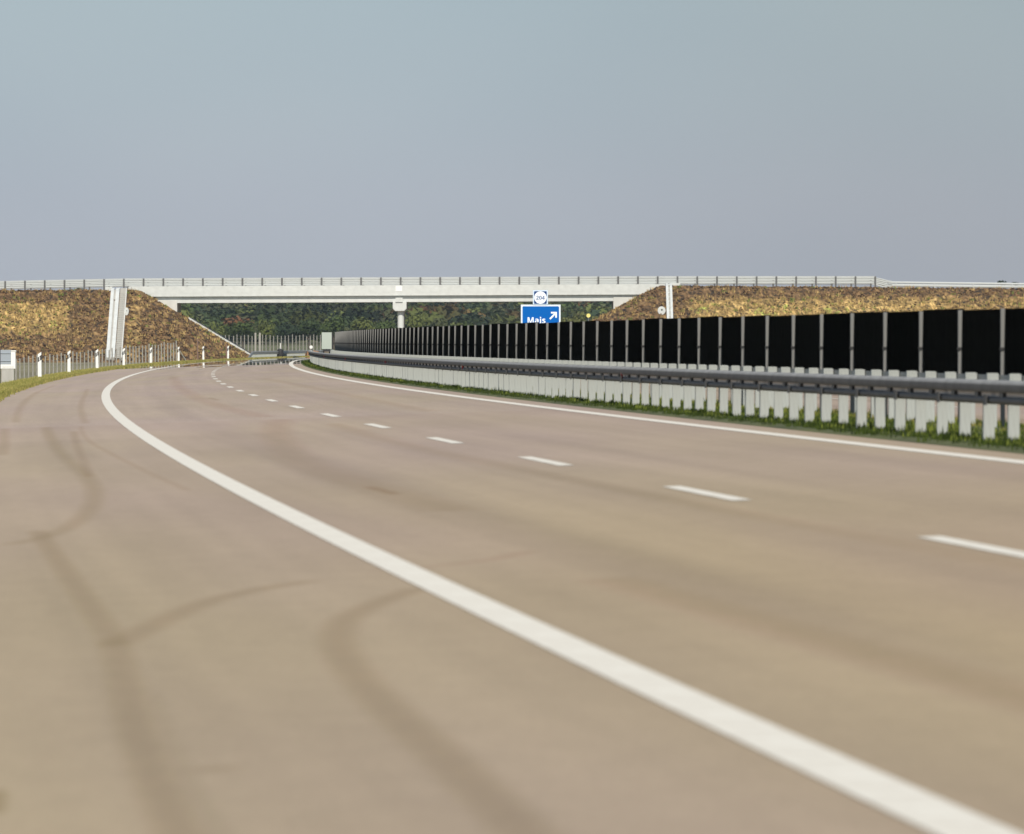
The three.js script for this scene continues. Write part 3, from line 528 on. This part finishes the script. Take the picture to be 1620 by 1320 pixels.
// ------------------------------------------------------------------ trees
function crown(r, n, leaf, lumps = 7) {
  const pos = [], nor = [], balls = Array.from({ length: lumps }, (_, i) => { const a = i * 2.4 + rr(0, .8), e = rr(-.5, .9); return [Math.cos(a) * r[0] * .55 * Math.cos(e), r[1] * .5 * Math.sin(e) + r[1] * .1, Math.sin(a) * r[2] * .55 * Math.cos(e), rr(.38, .6)]; });
  for (let i = 0; i < n; i++) {
    const b = balls[i % lumps], v = new THREE.Vector3(rr(-1, 1), rr(-1, 1), rr(-1, 1)).normalize(), k = b[3] * (.55 + .5 * Math.sqrt(rnd()));
    const c = new THREE.Vector3(b[0] + v.x * k * r[0], b[1] + v.y * k * r[1], b[2] + v.z * k * r[2]), nrm = v.clone().add(new THREE.Vector3(rr(-.6, .6), rr(-.3, .9), rr(-.6, .6))).normalize();
    const t = new THREE.Vector3(rr(-1, 1), rr(-1, 1), rr(-1, 1)).cross(nrm).normalize().multiplyScalar(leaf * rr(.6, 1.2)), u = nrm.clone().cross(t).multiplyScalar(rr(.6, 1));
    const A = c.clone().add(t), B = c.clone().addScaledVector(t, -.5).add(u), C = c.clone().addScaledVector(t, -.5).sub(u); pos.push(...A.toArray(), ...B.toArray(), ...C.toArray());
    const nn = new THREE.Vector3(c.x / r[0] * .5, c.y / r[1] * .5, c.z / r[2] * .5).add(v).addScaledVector(nrm, .45).normalize().toArray(); nor.push(...nn, ...nn, ...nn);
  }
  const g = new THREE.BufferGeometry(); g.setAttribute('position', new THREE.Float32BufferAttribute(pos, 3)); g.setAttribute('normal', new THREE.Float32BufferAttribute(nor, 3)); return g;
}
{
  const greens = [[.058, .083, .035], [.082, .113, .038], [.038, .057, .033], [.135, .155, .048], [.09, .1, .048]], rust = [.17, .085, .04], pale = [.17, .18, .07];
  const variants = Array.from({ length: 5 }, () => crown([2.1, 2.3, 2.1], 520, .34, 8)), mats = [...greens, rust, pale].map((c) => leafy(rgb(...c)));
  const trunk = mergeGeometries([rod([0, -.5, 0], [.1, 2.2, 0], .16, 7, .1), rod([.08, 1.6, 0], [.9, 3.1, .3], .07, 5, .03), rod([.09, 1.9, 0], [-.8, 3.3, -.3], .06, 5, .03), rod([.1, 2.1, 0], [.1, 4, .2], .08, 5, .03)]);
  const protos = {};
  const tree = (x, Z, s, mi, label, group, tall = 1) => {
    const v = Math.floor(rnd() * 5), key = v + '_' + mi; let o;
    if (!protos[key]) { o = protos[key] = thing('tree', '', 'tree'); const c = mesh('crown', variants[v], mats[mi], o); c.position.y = 3.3; mesh('trunk', trunk, M.bark, o); } else { o = protos[key].clone(); o.name = numbered('tree'); scene.add(o); }
    o.userData = { label, category: 'tree', group }; o.position.set((x - 810) / 14000 * Z, gl(Z) - .1, -Z); o.rotation.y = rr(0, 6.3); o.scale.set(s, s * tall, s);
  };
  const row = [[300, 0, .9, 'dark green bushy tree nearest the left embankment cone, beneath the bridge'], [343, 3, .85, 'light green bushy tree above the paved cone edge beneath the bridge'], [384, 1, .95, 'mid green bushy tree left of the two tall gate posts'], [421, 3, .8, 'yellowish green round tree just right of the two tall gate posts'], [455, 2, .95, 'deep green tree rising above the black barrel'], [489, 0, 1, 'dark green tree behind the right end of the grey fence'], [528, 1, 1.05, 'dense green tree right above the grey green end board'], [574, 3, 1, 'light green bushy tree midway between end board and bridge pier'], [610, 1, .9, 'mid green tree touching the bridge pier on its left side'], [657, 3, 1, 'pale green round tree immediately right of the bridge pier'], [697, 4, .95, 'grey green tree, second to the right of the bridge pier'], [742, 1, .9, 'mid green tree halfway between bridge pier and blue sign'], [786, 4, .9, 'grey green tree left of the blue direction sign, with a gap between'], [816, 0, .85, 'dark green tree partly covered by the left edge of the blue sign']];
  for (const [x, mi, s, label] of row) tree(x, rr(1430, 1500), s, mi, label, 'trees in the row beneath the bridge', rr(.9, 1.15));
  [[893, 1150, .5, 1.7, 'pale slender tree touching the right edge of the blue sign'], [905, 1180, .45, 2, 'pale slender tree, second to the right of the blue sign'], [917, 1130, .5, 1.9, 'pale yellow green slender tree just left of the yellow round sign'], [939, 1160, .55, 1.6, 'pale slender tree just right of the yellow round sign'], [952, 1200, .6, 1.5, 'pale slender tree nearest the right embankment cone']].forEach(([x, Z, s, tall, label]) => tree(x, Z, s, 6, label, 'slender pale trees right of the sign', tall));
  const bush = crown([.5, .4, .5], 160, .09, 5);
  for (const [x, y, k, l] of [[1585, 445, 1, 'tiny dark bush behind the low guardrail, left of the pair at right edge'], [1606, 446.5, .8, 'tiny dark bush behind the low guardrail, right of the pair at right edge']]) { const o = thing('bush', l, 'bush', [(x - 810) / 14000 * 862, 6.6, -862]); const c = mesh('foliage', bush, mats[2], o); c.position.y = .45 * k; c.scale.setScalar(k); mesh('stem', rod([0, -.6, 0], [0, .4, 0], .03, 5), M.bark, o); }
  // the wood on the hillside behind
  const far = [], cl = (c, v) => rgb(c[0] * v, c[1] * v, c[2] * v), hill = crown([2.7, 2.5, 2.7], 420, .42, 5);
  for (let i = 0; i < 120; i++) { const Z = rr(1500, 1680), X = rr(-.042, .015) * Z, v = rr(.6, 1.5); far.push([new THREE.Vector3(X, gl(Z) + 2.2, -Z), rr(.6, 1.05), cl(greens[Math.floor(rnd() * 5)], v)]); }
  for (let i = 0; i < 2600; i++) {
    const Z = 1750 + 1300 * Math.pow(rnd(), .85), X = rr(-.05, .02) * Z, autumn = fbm(X * .017, Z * .006, 3, 2), v = Math.pow(2, rr(-1.2, .45)), sc = rr(.9, 1.9);
    const c = autumn + rr(-.2, .2) > .23 ? [[.19, .095, .045], [.17, .12, .05], [.14, .13, .05]][Math.floor(rnd() * 3)] : greens[Math.floor(rnd() * 5)];
    far.push([new THREE.Vector3(X, gl(Z) + 1.2 * sc, -Z), sc, cl(c, v), sc * rr(.85, 1.25)]);
  }
  scatter('forest', hill, leafy(0xffffff), far, 'dark wooded hillside with rusty autumn trees, seen beneath the bridge', 'forest');
}

scene.fog = new THREE.FogExp2(0xb9c6d2, 4.2e-5);

renderer.render(scene, camera);
